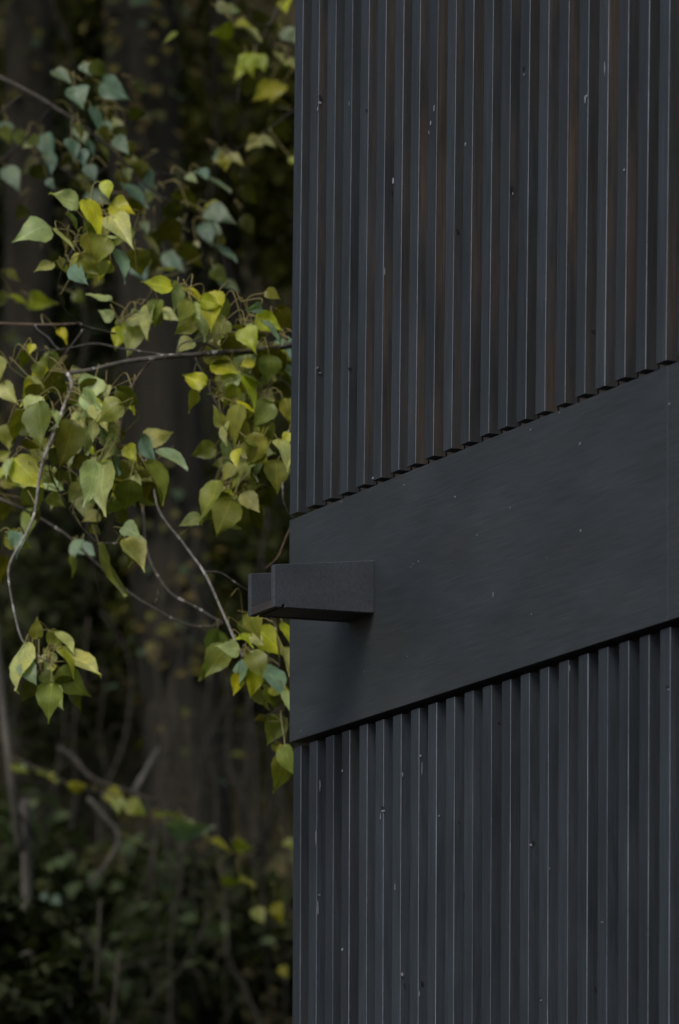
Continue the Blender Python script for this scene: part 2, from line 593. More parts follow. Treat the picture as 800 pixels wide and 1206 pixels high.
# drain spout: an open wooden channel (two side boards, a bottom board), sloping outward
x1, _, zt1 = loc_on(441, 660, y=0.0)
zb1 = loc_on(441, 722, y=0.0)[2]
_, yo, zto = loc_on(323, 664.5, x=x1)
zbo = loc_on(323, 714.5, x=x1)[2]
x0 = loc_on(292, 727, y=yo)[0]
BT = .012
spout = MB()
so = empty('drain_spout', (0, 0, 0))
so.parent = bld
so.location = ((x0 + x1) / 2, 0, zb1)
S0 = Vector(so.location)


def side_poly(e=0.0):
    ky = yo + .019
    def bz(y):
        return zb1 + (zbo - zb1) * (y / yo)
    return [(0.0, zb1), (0.0, zt1), (yo, zto), (yo, zbo), (ky - .0065, bz(ky - .0065)), (ky - .0065, bz(ky) + .0045), (ky, bz(ky) + .0045), (ky, bz(ky))]


def prism_quads(name, poly, xa, xb, c, mats):
    mb = MB()
    prism(mb, [(y - S0.y, z - S0.z) for y, z in poly], xa - S0.x, xb - S0.x, c=c, ch=.0009)
    return mb.build(name, mats, so)


prism_quads('side_board', side_poly(), x1 - BT, x1, (.62, .5, .5), M_spout)
prism_quads('side_board', side_poly(), x0, x0 + BT, (.55, .4, .5), M_spout)
bz = lambda y: zb1 + (zbo - zb1) * (y / yo)
ky = yo + .019
bp_ = [(0.0, zb1 + .0010), (0.0, zb1 + .0135), (yo + .0015, zbo + .0135), (yo + .0015, zbo + .001), (ky - .0065, bz(ky - .0065) + .001), (ky - .0065, bz(ky) + .005), (ky, bz(ky) + .005), (ky, bz(ky) + .001)]
prism_quads('bottom_board', bp_, x0 + BT + .0004, x1 - BT - .0004, (.5, .8, .5), M_under)

# ------------------------------------------------------------------ ground and hillside
def hill_z(x, y):
    s = max(0.0, y - 15.0)
    z = 1.02 * s * (s / (s + .8))
    z = min(z, 26 + .1 * (y - 40)) if y > 40 else z
    z += (noise.noise(Vector((x * .25, y * .25, 3.1))) * .55 + noise.noise(Vector((x * .9, y * .9, 8.1))) * .22) * min(1.0, s / 3.0)
    return z


M_ground = plain('forest_soil', (.045, .040, .030), .95, .1, 3, .4)
M_hill = plain('hill_soil', (.075, .062, .028), .95, .1, 3.5, .7)
gm = MB()
n = 26
for j in range(n + 1):
    for i in range(n + 1):
        x = -260 + 520 * i / n; y = -260 + 520 * j / n
        gm.vert((x, y, -.004 + .0 * x))
for j in range(n):
    for i in range(n):
        a = j * (n + 1) + i
        gm.face((a, a + 1, a + n + 2, a + n + 1))
tag(gm.build('ground', M_ground), kind='structure')
hm = MB()
nx, ny = 120, 90
for j in range(ny + 1):
    for i in range(nx + 1):
        y = 14.6 + 45 * (j / ny) ** 1.6
        x = -34 + 68 * i / nx
        hm.vert((x, y, hill_z(x, y) - .02 - (.3 if j == 0 else 0)))
for j in range(ny):
    for i in range(nx):
        a = j * (nx + 1) + i
        hm.face((a, a + 1, a + nx + 2, a + nx + 1), 0, True)
tag(hm.build('hillside', M_hill), kind='structure')

# creeping undergrowth on the slope
ug = MB()
cnt = 0
DIMC = [(.078, .084, .022), (.098, .090, .022), (.058, .064, .022), (.104, .084, .026), (.055, .084, .048), (.130, .120, .034), (.080, .062, .022)]
while cnt < 38000:
    wide = cnt >= 24000
    x = random.choice((random.uniform(-6.0, -2.9), random.uniform(1.2, 7.0))) if wide else random.uniform(-3.0, 2.4)
    y = 15.3 + random.random() ** 1.1 * 9.5
    if random.random() > .25 + 1.1 * max(0, noise.noise(Vector((x * 1.3, y * 1.3, 0.5)))) + .35 * (y < 19.5):
        continue
    z = hill_z(x, y) + random.random() ** 2 * .30
    p = Vector((x, y, z))
    d = Vector((random.uniform(-1, 1), random.uniform(-1, .3), random.uniform(-.8, .5))).normalized()
    L = random.uniform(.02, .052) * (2.0 if wide else 1.0)
    leaf(ug, p, p + d * L, L * .8, Vector((random.uniform(-.6, .6), random.uniform(-1, 0), random.uniform(.1, 1))), .2, .2, random.choice(DIMC), prof=SMALLP)
    cnt += 1
tag(ug.build('undergrowth', M_dim), 'dim creeping undergrowth covering the dark slope', 'undergrowth', kind='stuff')

# ------------------------------------------------------------------ the trees with traced branches
YEL = (.40, .445, .022); GRN = (.185, .222, .036); PAL = (.350, .410, .145); TEA = (.165, .270, .165); DRK = (.088, .096, .010); WHT = (.48, .52, .30)  # DRK has leaf shade painted in, TEA some sky sheen besides leaf colour
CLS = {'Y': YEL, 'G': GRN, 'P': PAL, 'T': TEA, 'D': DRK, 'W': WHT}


def make_leaf(mb, bu, bv, tu, tv, w, cls, Y, twig_samples, petiole=True, small=False, tone=1.0):
    L = math.hypot(tu - bu, tv - bv)
    c0 = CLS[cls]
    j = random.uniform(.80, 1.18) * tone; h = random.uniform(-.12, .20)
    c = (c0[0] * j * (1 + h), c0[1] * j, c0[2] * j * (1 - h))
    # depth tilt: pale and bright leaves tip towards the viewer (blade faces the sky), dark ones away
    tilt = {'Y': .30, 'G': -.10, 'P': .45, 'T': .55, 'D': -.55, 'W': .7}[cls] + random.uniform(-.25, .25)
    down = (tv - bv) / max(L, 1)
    dY = -tilt * (1 if down > -.3 else -1) * L * Y / F
    b = P(bu, bv, Y + random.uniform(-.02, .02)); t = P(tu, tv, b.y + dY)
    real_w = max(w * Y / F, .76 * L * Y / F)
    roll = math.acos(min(1.0, (w * Y / F) / real_w)) if real_w > 0 else 0
    side = 1 if random.random() < .5 else -1
    ax = (t - b).normalized()
    nrm = Vector((0, -1, .35 if cls != 'D' else -.45))
    nrm = Matrix.Rotation(roll * side, 3, ax) @ nrm
    fold = random.choice((random.uniform(.05, .35), random.uniform(.2, .8)))
    leaf(mb, b, t, real_w, nrm, fold, random.uniform(.02, .30), c, 0, PROFILE if not small else SMALLP, wav=random.uniform(.15, .45), seed=random.random() * 50)
    if petiole and twig_samples:
        q = min(twig_samples, key=lambda s: (s - b).length)
        dd = (q - b).length
        if dd > .11:
            q = b + (q - b).normalized() * .07 + Vector((0, .02, .03))
        back = -ax * min(dd, .06) * .5
        pm = b.lerp(q, .5) + back + Vector((0, 0, .006))
        tube(mb, spline([q, pm, b + ax * .002], 5), .0011, .0008, 5, (.2, .2, .1), 1, cap=False)


def branch_tree(name, label, cat, root, trunk_pts, trunk_r, twigs, leaves, leafY, bark, extra=None, group=None, tone=1.0):
    """tree > trunk, branch (one per traced twig) > leaf_cluster"""
    t = empty(name, root)
    tag(t, label, cat, group)
    mw = MB()
    tube(mw, spline([Vector(p) - Vector(root) for p in trunk_pts], 8), trunk_r[0], trunk_r[1], 12, rough=.12, seed=3.0)
    mw.build('trunk', bark, t)
    data = []
    for (pts, r0, r1, m) in twigs:
        wp = [P(*p) if len(p) == 3 and p[2] > 2 and abs(p[0]) > -1 and not isinstance(p, Vector) else Vector(p) for p in pts]
        sp = spline(wp, 7)
        for i, q in enumerate(sp[1:-1]):
            sp[i + 1] = q + Vector((noise.noise(q * 9), noise.noise(q * 9 + Vector((9, 3, 1))), noise.noise(q * 9 + Vector((2, 7, 5))))) * .006
        data.append((sp, r0, r1, m, MB()))
    for lf in leaves:
        bu, bv, tu, tv, w, cls = lf[:6]
        # nearest twig in the picture gives the leaf its branch and its depth
        best = None
        for k, d in enumerate(data):
            for q in d[0]:
                uu = 400 + F * q.x / q.y; vv = HV - F * (q.z - EYE) / q.y
                dist = math.hypot(uu - bu, vv - bv)
                if best is None or dist < best[0]:
                    best = (dist, k, q.y)
        d = data[best[1]]
        make_leaf(d[4], bu, bv, tu, tv, w, cls, best[2] + random.uniform(-.09, .05) + (lf[6] if len(lf) > 6 else 0), d[0], tone=tone)
    for (sp, r0, r1, m, lm) in data:
        b = MB()
        org = sp[0]
        tube(b, [q - org for q in sp], r0, r1, 7, rough=.18, seed=random.random() * 9)
        bo = b.build('branch', m, t)
        bo.location = org - Vector(root)
        if lm.f:
            lm.v = [tuple(Vector(q) - org) for q in lm.v]
            lm.build('foliage', [M_leaf, M_petiole], bo)
    if extra:
        extra(t)
    return t


def crown_mesh(center, rad, count, size, cols, seed, flat=.7):
    rnd = random.Random(seed)
    mb = MB()
    clumps = []
    for k in range(26):
        d = Vector((rnd.gauss(0, 1), rnd.gauss(0, 1), rnd.gauss(0, 1))).normalized() * rnd.random() ** .45
        clumps.append((Vector((d.x * rad, d.y * rad, d.z * rad * flat)), rad * rnd.uniform(.2, .36)))
    for k in range(count):
        c, r = rnd.choice(clumps)
        p = c + Vector((rnd.gauss(0, .5), rnd.gauss(0, .5), rnd.gauss(0, .4))) * r + Vector(center)
        d = Vector((rnd.uniform(-1, 1), rnd.uniform(-1, 1), rnd.uniform(-1, .2))).normalized()
        L = size * rnd.uniform(.7, 1.3)
        leaf(mb, p, p + d * L, L * .85, Vector((rnd.uniform(-.8, .8), rnd.uniform(-.8, .8), 1)), .2, .15, rnd.choice(cols), prof=SMALLP)
    return mb


YA = 10.0
mt, mp, mbn = M_twig, M_twig_pale, M_twig_brown
twA = [
    ([(470, 398, 10.35), (345, 408, 10.1), (300, 414, 10.05), (255, 416, 10.0), (200, 420, 9.95), (150, 427, 9.95), (110, 436, 9.98), (80, 440, 10.0)], .0060, .0034, mt),
    ([(80, 440, 10.0), (85, 455, 9.98), (76, 480, 9.96), (64, 510, 9.95), (52, 540, 9.94), (45, 580, 9.93), (40, 605, 9.93), (30, 630, 9.92), (14, 665, 9.9), (12, 690, 9.9), (18, 730, 9.9), (30, 760, 9.9), (58, 780, 9.9)], .0040, .0014, mp),
    ([(-40, 378, 10.5), (0, 379, 10.45), (60, 382, 10.4), (97, 381, 10.35)], .0028, .0016, mbn),
    ([(140, 393, 10.25), (101, 386, 10.2), (83, 373, 10.15), (70, 350, 10.05), (70, 328, 10.0), (80, 305, 9.97), (92, 285, 9.95), (104, 262, 9.94)], .0024, .0012, mt),
    ([(260, 417, 10.0), (185, 417, 10.1), (145, 411, 10.15), (110, 406, 10.2), (72, 411, 10.2), (40, 416, 10.15), (10, 428, 10.1)], .0024, .0011, mt),
    ([(97, 388, 10.25), (84, 404, 10.2), (74, 420, 10.15)], .0014, .0010, mt),
    ([(42, 382, 10.4), (56, 398, 10.3), (70, 411, 10.2)], .0014, .0010, mt),
    ([(183, 420, 9.96), (165, 441, 9.95), (150, 468, 9.93), (143, 500, 9.92), (142, 528, 9.9)], .0022, .0012, mbn),
    ([(58, 530, 9.95), (62, 560, 10.0), (78, 590, 10.02), (92, 615, 10.05), (113, 636, 10.05), (128, 639, 10.03), (150, 640, 10.0)], .0015, .0011, mt),
    ([(116, 600, 10.1), (116, 640, 10.1), (113, 662, 10.15), (118, 700, 10.2), (127, 728, 10.25), (150, 756, 10.3)], .0012, .0008, mt),
    ([(140, 380, 10.2), (172, 352, 10.1), (182, 342, 10.05), (205, 336, 10.0), (222, 338, 10.0)], .0014, .0008, mt),
    ([(255, 412, 10.0), (240, 405, 9.98), (224, 402, 9.96), (211, 406, 9.95), (207, 417, 9.95)], .0016, .0012, mt),
    ([(230, 420, 10.05), (246, 456, 10.02), (264, 492, 10.0), (272, 520, 9.98), (285, 560, 9.97)], .0018, .0011, mt),
    ([(345, 404, 10.15), (325, 395, 10.1), (300, 392, 10.05), (282, 378, 10.0), (284, 355, 9.98)], .0018, .0010, mbn),
    ([(330, 412, 10.1), (318, 450, 10.05), (310, 490, 10.0), (300, 540, 9.98), (290, 568, 9.97)], .0018, .0011, mbn),
    ([(172, 540, 10.1), (188, 600, 10.0), (215, 640, 9.98), (240, 675, 9.96), (262, 720, 9.94), (278, 758, 9.92), (287, 775, 9.92)], .0020, .0026, mp),
    ([(240, 672, 9.96), (260, 674, 9.97), (280, 687, 9.98), (300, 702, 10.0), (325, 740, 10.0), (330, 800, 10.0), (334, 850, 10.0)], .0014, .0010, mt),
    ([(352, 520, 10.0), (340, 508, 9.98), (336, 545, 9.96), (334, 580, 9.95), (338, 602, 9.97), (352, 618, 10.0)], .0017, .0016, mp),
    ([(-30, 575, 10.7), (10, 592, 10.6), (45, 608, 10.6), (80, 632, 10.6), (110, 660, 10.6), (150, 696, 10.6), (190, 719, 10.6), (220, 735, 10.6), (246, 739, 10.6), (264, 735, 10.6)], .0030, .0020, mt),
    ([(183, 712, 10.6), (187, 702, 10.58), (186, 696, 10.58)], .0016, .0008, mt),
    ([(168, 600, 10.8), (172, 640, 10.8), (182, 672, 10.75), (200, 700, 10.7), (240, 722, 10.65), (262, 734, 10.6)], .0020, .0016, mt),
    ([(345, 615, 10.0), (338, 632, 9.98), (328, 655, 9.97), (312, 670, 9.96)], .0020, .0012, mbn),
    ([(140, 528, 9.92), (165, 548, 9.92), (190, 540, 9.93), (205, 525, 9.94)], .0012, .0008, mbn),
]
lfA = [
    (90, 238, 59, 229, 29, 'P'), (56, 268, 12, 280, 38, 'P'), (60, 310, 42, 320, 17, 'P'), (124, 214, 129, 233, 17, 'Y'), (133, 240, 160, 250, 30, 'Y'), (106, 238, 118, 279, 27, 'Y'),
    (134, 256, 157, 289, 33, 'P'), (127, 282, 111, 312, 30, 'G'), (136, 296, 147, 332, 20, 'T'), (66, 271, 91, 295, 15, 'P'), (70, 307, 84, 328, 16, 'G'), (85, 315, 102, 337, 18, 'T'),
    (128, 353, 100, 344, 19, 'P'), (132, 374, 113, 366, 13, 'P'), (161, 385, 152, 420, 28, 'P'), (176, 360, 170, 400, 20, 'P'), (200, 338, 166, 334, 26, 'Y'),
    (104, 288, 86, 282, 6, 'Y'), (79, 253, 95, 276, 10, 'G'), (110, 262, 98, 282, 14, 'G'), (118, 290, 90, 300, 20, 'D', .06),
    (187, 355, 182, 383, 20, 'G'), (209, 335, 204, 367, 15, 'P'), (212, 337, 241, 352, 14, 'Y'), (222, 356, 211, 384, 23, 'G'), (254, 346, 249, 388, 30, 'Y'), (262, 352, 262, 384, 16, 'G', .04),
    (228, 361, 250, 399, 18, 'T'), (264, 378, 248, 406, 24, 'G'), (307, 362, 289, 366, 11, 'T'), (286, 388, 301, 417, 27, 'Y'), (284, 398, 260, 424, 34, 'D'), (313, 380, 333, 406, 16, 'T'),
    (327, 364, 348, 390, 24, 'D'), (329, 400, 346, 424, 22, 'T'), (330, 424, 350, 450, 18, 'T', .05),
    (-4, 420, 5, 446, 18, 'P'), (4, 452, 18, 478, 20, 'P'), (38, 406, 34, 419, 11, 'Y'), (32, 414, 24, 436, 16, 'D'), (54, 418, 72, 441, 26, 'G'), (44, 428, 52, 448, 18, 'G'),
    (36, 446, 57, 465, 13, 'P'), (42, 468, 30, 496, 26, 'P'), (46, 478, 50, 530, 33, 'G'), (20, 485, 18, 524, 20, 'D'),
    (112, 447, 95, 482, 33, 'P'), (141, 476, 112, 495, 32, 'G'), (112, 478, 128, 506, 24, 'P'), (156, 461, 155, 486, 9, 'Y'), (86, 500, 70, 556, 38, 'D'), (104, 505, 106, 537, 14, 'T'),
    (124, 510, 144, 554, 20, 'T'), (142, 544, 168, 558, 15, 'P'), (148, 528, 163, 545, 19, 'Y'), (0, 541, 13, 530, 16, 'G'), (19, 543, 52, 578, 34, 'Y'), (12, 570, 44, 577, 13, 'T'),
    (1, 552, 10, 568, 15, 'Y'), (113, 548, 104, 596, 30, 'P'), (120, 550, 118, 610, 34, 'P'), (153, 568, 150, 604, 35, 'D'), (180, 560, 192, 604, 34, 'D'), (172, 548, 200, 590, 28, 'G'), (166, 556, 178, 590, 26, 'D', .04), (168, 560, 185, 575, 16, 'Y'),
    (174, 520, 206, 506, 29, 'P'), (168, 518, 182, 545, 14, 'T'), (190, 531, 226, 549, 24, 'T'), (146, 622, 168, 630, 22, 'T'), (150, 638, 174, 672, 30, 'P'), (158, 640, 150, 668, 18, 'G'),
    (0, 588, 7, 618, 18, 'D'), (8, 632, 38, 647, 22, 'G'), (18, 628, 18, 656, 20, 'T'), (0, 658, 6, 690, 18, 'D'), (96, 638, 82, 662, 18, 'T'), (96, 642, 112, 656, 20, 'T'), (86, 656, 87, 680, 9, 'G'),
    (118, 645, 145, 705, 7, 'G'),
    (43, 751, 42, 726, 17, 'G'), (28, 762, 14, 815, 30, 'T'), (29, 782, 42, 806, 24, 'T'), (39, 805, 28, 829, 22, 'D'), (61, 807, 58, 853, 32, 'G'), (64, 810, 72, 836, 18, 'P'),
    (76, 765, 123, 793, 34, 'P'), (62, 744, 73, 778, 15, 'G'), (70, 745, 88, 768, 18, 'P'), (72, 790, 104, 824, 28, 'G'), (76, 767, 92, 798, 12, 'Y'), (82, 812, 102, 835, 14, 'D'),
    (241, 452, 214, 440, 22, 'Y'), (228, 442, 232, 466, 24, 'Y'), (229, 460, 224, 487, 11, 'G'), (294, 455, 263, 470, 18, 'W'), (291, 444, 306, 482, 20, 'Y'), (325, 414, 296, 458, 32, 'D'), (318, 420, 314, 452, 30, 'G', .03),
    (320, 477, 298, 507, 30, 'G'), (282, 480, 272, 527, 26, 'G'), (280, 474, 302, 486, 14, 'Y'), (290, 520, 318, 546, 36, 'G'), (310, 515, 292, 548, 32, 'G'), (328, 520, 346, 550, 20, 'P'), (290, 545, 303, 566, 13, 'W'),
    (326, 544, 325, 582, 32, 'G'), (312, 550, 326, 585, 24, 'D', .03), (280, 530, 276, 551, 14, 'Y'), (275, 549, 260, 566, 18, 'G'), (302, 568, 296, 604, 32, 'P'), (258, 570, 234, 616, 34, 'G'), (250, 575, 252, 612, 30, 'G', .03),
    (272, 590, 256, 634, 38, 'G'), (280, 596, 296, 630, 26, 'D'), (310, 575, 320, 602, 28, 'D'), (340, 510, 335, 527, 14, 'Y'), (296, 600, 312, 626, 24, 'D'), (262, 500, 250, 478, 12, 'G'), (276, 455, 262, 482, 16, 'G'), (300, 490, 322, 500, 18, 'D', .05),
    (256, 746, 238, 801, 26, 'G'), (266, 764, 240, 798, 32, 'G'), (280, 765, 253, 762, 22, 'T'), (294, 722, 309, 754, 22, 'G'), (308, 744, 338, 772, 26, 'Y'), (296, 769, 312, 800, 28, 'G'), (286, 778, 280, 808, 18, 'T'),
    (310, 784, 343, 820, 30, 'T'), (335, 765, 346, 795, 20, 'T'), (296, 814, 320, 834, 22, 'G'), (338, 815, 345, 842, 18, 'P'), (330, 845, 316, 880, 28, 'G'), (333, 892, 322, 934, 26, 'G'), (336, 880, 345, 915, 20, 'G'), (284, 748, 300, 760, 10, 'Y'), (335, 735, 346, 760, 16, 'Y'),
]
for q, lf in enumerate(lfA):
    if lf[5] == 'T' and q % 3 == 0:
        lfA[q] = lf[:5] + ('P',) + lf[6:]
# small leaves deep in the same tufts, so that they do not read as single cut-outs
for (cu, cv, su, sv, k) in [(105, 280, 40, 30, 9), (40, 440, 40, 30, 10), (110, 500, 40, 40, 10), (150, 560, 35, 35, 12), (290, 430, 40, 45, 14), (300, 540, 38, 45, 18), (270, 590, 30, 28, 9), (300, 790, 30, 40, 10), (70, 790, 30, 25, 6), (220, 375, 35, 25, 8), (320, 860, 16, 30, 4), (295, 470, 42, 55, 26), (290, 560, 42, 45, 16), (40, 560, 40, 50, 12), (100, 460, 45, 30, 14), (120, 540, 55, 45, 22), (270, 390, 55, 40, 18), (160, 380, 30, 25, 6), (290, 415, 45, 16, 8), (60, 530, 40, 40, 10), (130, 590, 40, 30, 8), (130, 280, 40, 40, 8)]:
    for i in range(k):
        u = random.gauss(cu, su * .55); v = random.gauss(cv, sv * .55)
        if u > 338: continue
        an = random.uniform(.1, math.pi - .1)
        L = random.uniform(14, 34)
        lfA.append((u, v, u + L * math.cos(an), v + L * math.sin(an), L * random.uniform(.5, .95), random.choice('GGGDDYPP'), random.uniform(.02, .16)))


def extraA(t):
    c = crown_mesh((0.25, .9, 5.6), 1.7, 2600, .055, [GRN, PAL, YEL, DRK], 5)
    c.build('crown', M_leaf, t)


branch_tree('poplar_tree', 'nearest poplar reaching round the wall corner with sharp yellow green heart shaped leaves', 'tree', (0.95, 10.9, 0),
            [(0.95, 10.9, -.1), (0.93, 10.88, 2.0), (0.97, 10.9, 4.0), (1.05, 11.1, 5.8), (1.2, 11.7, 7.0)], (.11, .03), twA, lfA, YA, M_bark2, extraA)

# second poplar: soft blue green sprays behind, at the upper left
twB = [
    ([(-160, 10, 12.0), (0, 91, 11.6), (70, 128, 11.5), (110, 158, 11.5), (145, 190, 11.5), (165, 212, 11.5), (200, 236, 11.5)], .0052, .0024, M_twig_dim),
    ([(110, 158, 11.5), (98, 130, 11.45), (97, 100, 11.4), (108, 82, 11.4)], .0016, .0010, M_twig_dim),
    ([(-60, 170, 11.9), (0, 132, 11.8), (26, 111, 11.8)], .0030, .0018, M_twig_dim),
    ([(-60, 230, 12.2), (24, 168, 12.0), (58, 128, 11.9)], .0034, .0018, M_twig_dim),
    ([(150, 195, 11.5), (210, 205, 11.7), (250, 210, 11.8)], .0018, .0010, M_twig_dim),
    ([(165, 212, 11.5), (215, 240, 11.7), (250, 262, 11.8), (260, 300, 11.8), (268, 335, 11.8)], .0020, .0010, M_twig_dim),
    ([(140, 188, 11.5), (120, 200, 11.6), (100, 215, 11.7), (60, 190, 11.7)], .0016, .0010, M_twig_dim),
    ([(-60, 345, 12.6), (10, 352, 12.3), (50, 352, 12.3), (75, 358, 12.3)], .0020, .0010, M_twig_dim),
]
lfB = [
    (66, 84, 88, 100, 20, 'T'), (98, 76, 108, 90, 14, 'T'), (108, 74, 126, 92, 18, 'G'), (120, 100, 155, 115, 26, 'T'), (88, 104, 100, 126, 30, 'T'), (110, 128, 114, 152, 16, 'T'),
    (92, 146, 96, 165, 12, 'G'), (138, 162, 152, 182, 18, 'T'), (150, 168, 156, 184, 16, 'G'), (156, 186, 150, 210, 26, 'G'), (162, 192, 170, 215, 22, 'G'), (170, 205, 184, 232, 16, 'T'), (150, 200, 152, 214, 12, 'P'),
    (84, 165, 90, 190, 16, 'T'), (95, 178, 102, 196, 18, 'T'), (104, 165, 112, 182, 12, 'T'), (105, 195, 112, 215, 18, 'T'), (118, 170, 128, 190, 12, 'G'), (52, 160, 60, 190, 20, 'T', .4), (56, 180, 64, 205, 18, 'T', .4),
    (8, 198, 22, 222, 24, 'T', .5), (36, 168, 26, 174, 10, 'P'), (46, 164, 28, 170, 10, 'P'), (56, 212, 64, 224, 10, 'T', .2), (146, 218, 176, 244, 20, 'T', .2), (180, 220, 172, 240, 16, 'G', .2),
    (232, 204, 272, 218, 22, 'T'), (238, 200, 244, 212, 14, 'T'), (222, 206, 232, 216, 12, 'P'), (244, 248, 278, 258, 28, 'T'), (248, 240, 262, 254, 18, 'Y'), (256, 290, 282, 306, 18, 'T'), (258, 278, 262, 296, 12, 'G'),
    (262, 330, 288, 345, 20, 'T'), (252, 316, 268, 336, 18, 'G'), (190, 330, 206, 322, 10, 'G'), (204, 318, 186, 316, 8, 'P'), (230, 285, 236, 292, 8, 'W'), (168, 262, 176, 276, 12, 'T'), (172, 280, 190, 298, 14, 'P', .2),
    (200, 240, 216, 260, 30, 'D', .2), (210, 225, 240, 250, 26, 'D', .3), (195, 260, 215, 290, 30, 'D', .4), (240, 265, 252, 286, 22, 'T', .5), (215, 290, 240, 318, 26, 'D', .4), (196, 300, 220, 320, 24, 'T', .6),
    (13, 350, 38, 362, 14, 'Y'), (38, 349, 66, 362, 13, 'Y'), (4, 345, -4, 362, 12, 'G'), (8, 318, 24, 332, 14, 'G'), (88, 345, 102, 356, 18, 'G'), (160, 310, 175, 330, 24, 'T', .6), (150, 300, 160, 322, 20, 'T', .7),
    (20, 155, 30, 175, 16, 'G', .6), (4, 150, 14, 172, 18, 'G', .6), (40, 195, 50, 215, 20, 'D', .6), (62, 300, 70, 320, 16, 'D', .8), (120, 150, 126, 172, 16, 'G', .3),
]
for i in range(34):
    u = random.gauss(150, 75); v = random.gauss(215, 55)
    if u > 300 or u < -10: continue
    an = random.uniform(.1, math.pi - .1); L = random.uniform(16, 30)
    lfB.append((u, v, u + L * math.cos(an), v + L * math.sin(an), L * random.uniform(.5, .95), random.choice('DDDGT'), random.uniform(.3, 1.2)))
branch_tree('poplar_tree', 'poplar behind at the upper left with out of focus blue green leaves', 'tree', (-1.35, 12.3, 0),
            [(-1.35, 12.3, -.1), (-1.36, 12.3, 2.5), (-1.33, 12.3, 5.0), (-1.25, 12.6, 7.5)], (.09, .03), twB, lfB, 11.5, M_bark2,
            lambda t: crown_mesh((0, .8, 7.2), 1.5, 2200, .055, [GRN, TEA, DRK], 9).build('crown', M_leaf, t), tone=.62)

# third poplar: yellow leaves high beside the wall edge
twC = [
    ([(430, -70, 12.9), (345, -10, 12.6), (318, 30, 12.5), (300, 60, 12.5), (285, 90, 12.5), (280, 125, 12.5)], .0034, .0012, M_twig_dim),
    ([(318, 30, 12.5), (285, 25, 12.4), (262, 6, 12.4)], .0016, .0009, M_twig_dim),
    ([(400, 90, 12.8), (345, 130, 12.6), (325, 145, 12.5), (300, 165, 12.5), (268, 180, 12.4)], .0026, .0010, M_twig_dim),
    ([(345, -10, 12.6), (348, 30, 12.5), (344, 60, 12.5)], .0018, .0010, M_twig_dim),
]
lfC = [
    (268, 10, 284, 14, 10, 'P'), (256, 8, 276, 12, 8, 'W'), (278, 30, 308, 42, 18, 'P'), (280, 26, 300, 32, 14, 'Y'), (274, 34, 248, 42, 12, 'Y'), (300, 66, 276, 94, 26, 'Y'), (304, 66, 314, 86, 20, 'Y'), (290, 64, 296, 92, 24, 'Y'),
    (334, 36, 352, 52, 22, 'T'), (324, 62, 340, 76, 12, 'P'), (340, 70, 350, 80, 14, 'P'), (318, 98, 300, 122, 20, 'Y', .5), (332, 100, 318, 120, 22, 'Y', .5), (305, 164, 288, 176, 20, 'P'), (305, 164, 326, 172, 16, 'P'), (266, 184, 252, 192, 16, 'P'), (268, 184, 288, 194, 16, 'P'), (264, 186, 266, 202, 16, 'Y'),
    (342, 186, 352, 194, 10, 'Y'), (334, 20, 322, 48, 12, 'D'), (312, 110, 340, 130, 22, 'D', .9), (322, 140, 340, 170, 26, 'D', 1.2), (300, 20, 330, 40, 26, 'D', 1.2), (260, 50, 290, 70, 26, 'D', 1.2),
]
branch_tree('poplar_tree', 'poplar farther back with blurred yellow leaves high beside the edge of the slats', 'tree', (1.25, 13.2, 0),
            [(1.25, 13.2, -.1), (1.22, 13.2, 2.5), (1.25, 13.2, 5.0), (1.3, 13.4, 7.0)], (.09, .03), twC, lfC, 12.5, M_bark2,
            lambda t: crown_mesh((.6, .4, 6.6), 1.5, 2000, .06, [GRN, YEL, DRK], 11).build('crown', M_leaf, t), tone=.62)

# slender pale stem at the lower left, with a low branch of yellow leaves
YD = 14.6
twD = [
    ([(14, 890, YD), (60, 912, 14.4), (92, 928, 14.35), (130, 936, 14.3), (200, 958, 14.3), (270, 985, 14.4), (300, 1005, 14.4)], .0034, .0012, M_vine),
    ([(70, 880, 15.2), (82, 890, 15.1), (112, 918, 15.0), (150, 932, 14.9), (184, 944, 14.8)], .0085, .0060, M_vine),
    ([(20, 955, YD), (40, 985, 14.7), (50, 1010, 14.8), (62, 1040, 14.9)], .0040, .0020, M_vine),
    ([(105, 940, 15.0), (120, 960, 15.0), (140, 985, 15.0), (128, 1015, 15.0), (104, 1042, 15.0)], .0075, .0050, M_stem),
    ([(158, 932, 15.2), (172, 905, 15.3), (188, 882, 15.4)], .0085, .0060, M_stem),
]
lfD = [
    (16, 902, 36, 910, 14, 'Y'), (30, 904, 22, 900, 8, 'P'), (44, 910, 70, 918, 14, 'Y'), (60, 912, 66, 922, 10, 'Y'), (82, 926, 104, 928, 9, 'Y'), (126, 933, 150, 946, 20, 'Y'), (138, 940, 142, 960, 16, 'Y'), (150, 944, 172, 962, 20, 'Y'), (148, 946, 162, 952, 14, 'P'),
    (186, 960, 228, 962, 9, 'P'), (202, 975, 250, 974, 10, 'T'), (224, 970, 232, 982, 12, 'P'), (250, 992, 274, 1002, 14, 'Y'), (276, 996, 300, 998, 13, 'Y'), (280, 990, 290, 1000, 10, 'T'), (156, 988, 176, 998, 9, 'P'), (262, 1038, 284, 1040, 8, 'Y'), (284, 1034, 302, 1042, 11, 'Y'),
    (302, 1070, 312, 1088, 18, 'Y', .5), (326, 1065, 332, 1092, 16, 'Y', .5), (338, 990, 346, 1000, 14, 'Y', .5), (330, 1140, 340, 1152, 14, 'Y', .8), (30, 1046, 24, 1052, 12, 'T', .6), (50, 1054, 56, 1060, 12, 'T', .6), (62, 1060, 78, 1064, 14, 'T', .6),
]
rD = P(36, 1240, 14.9)
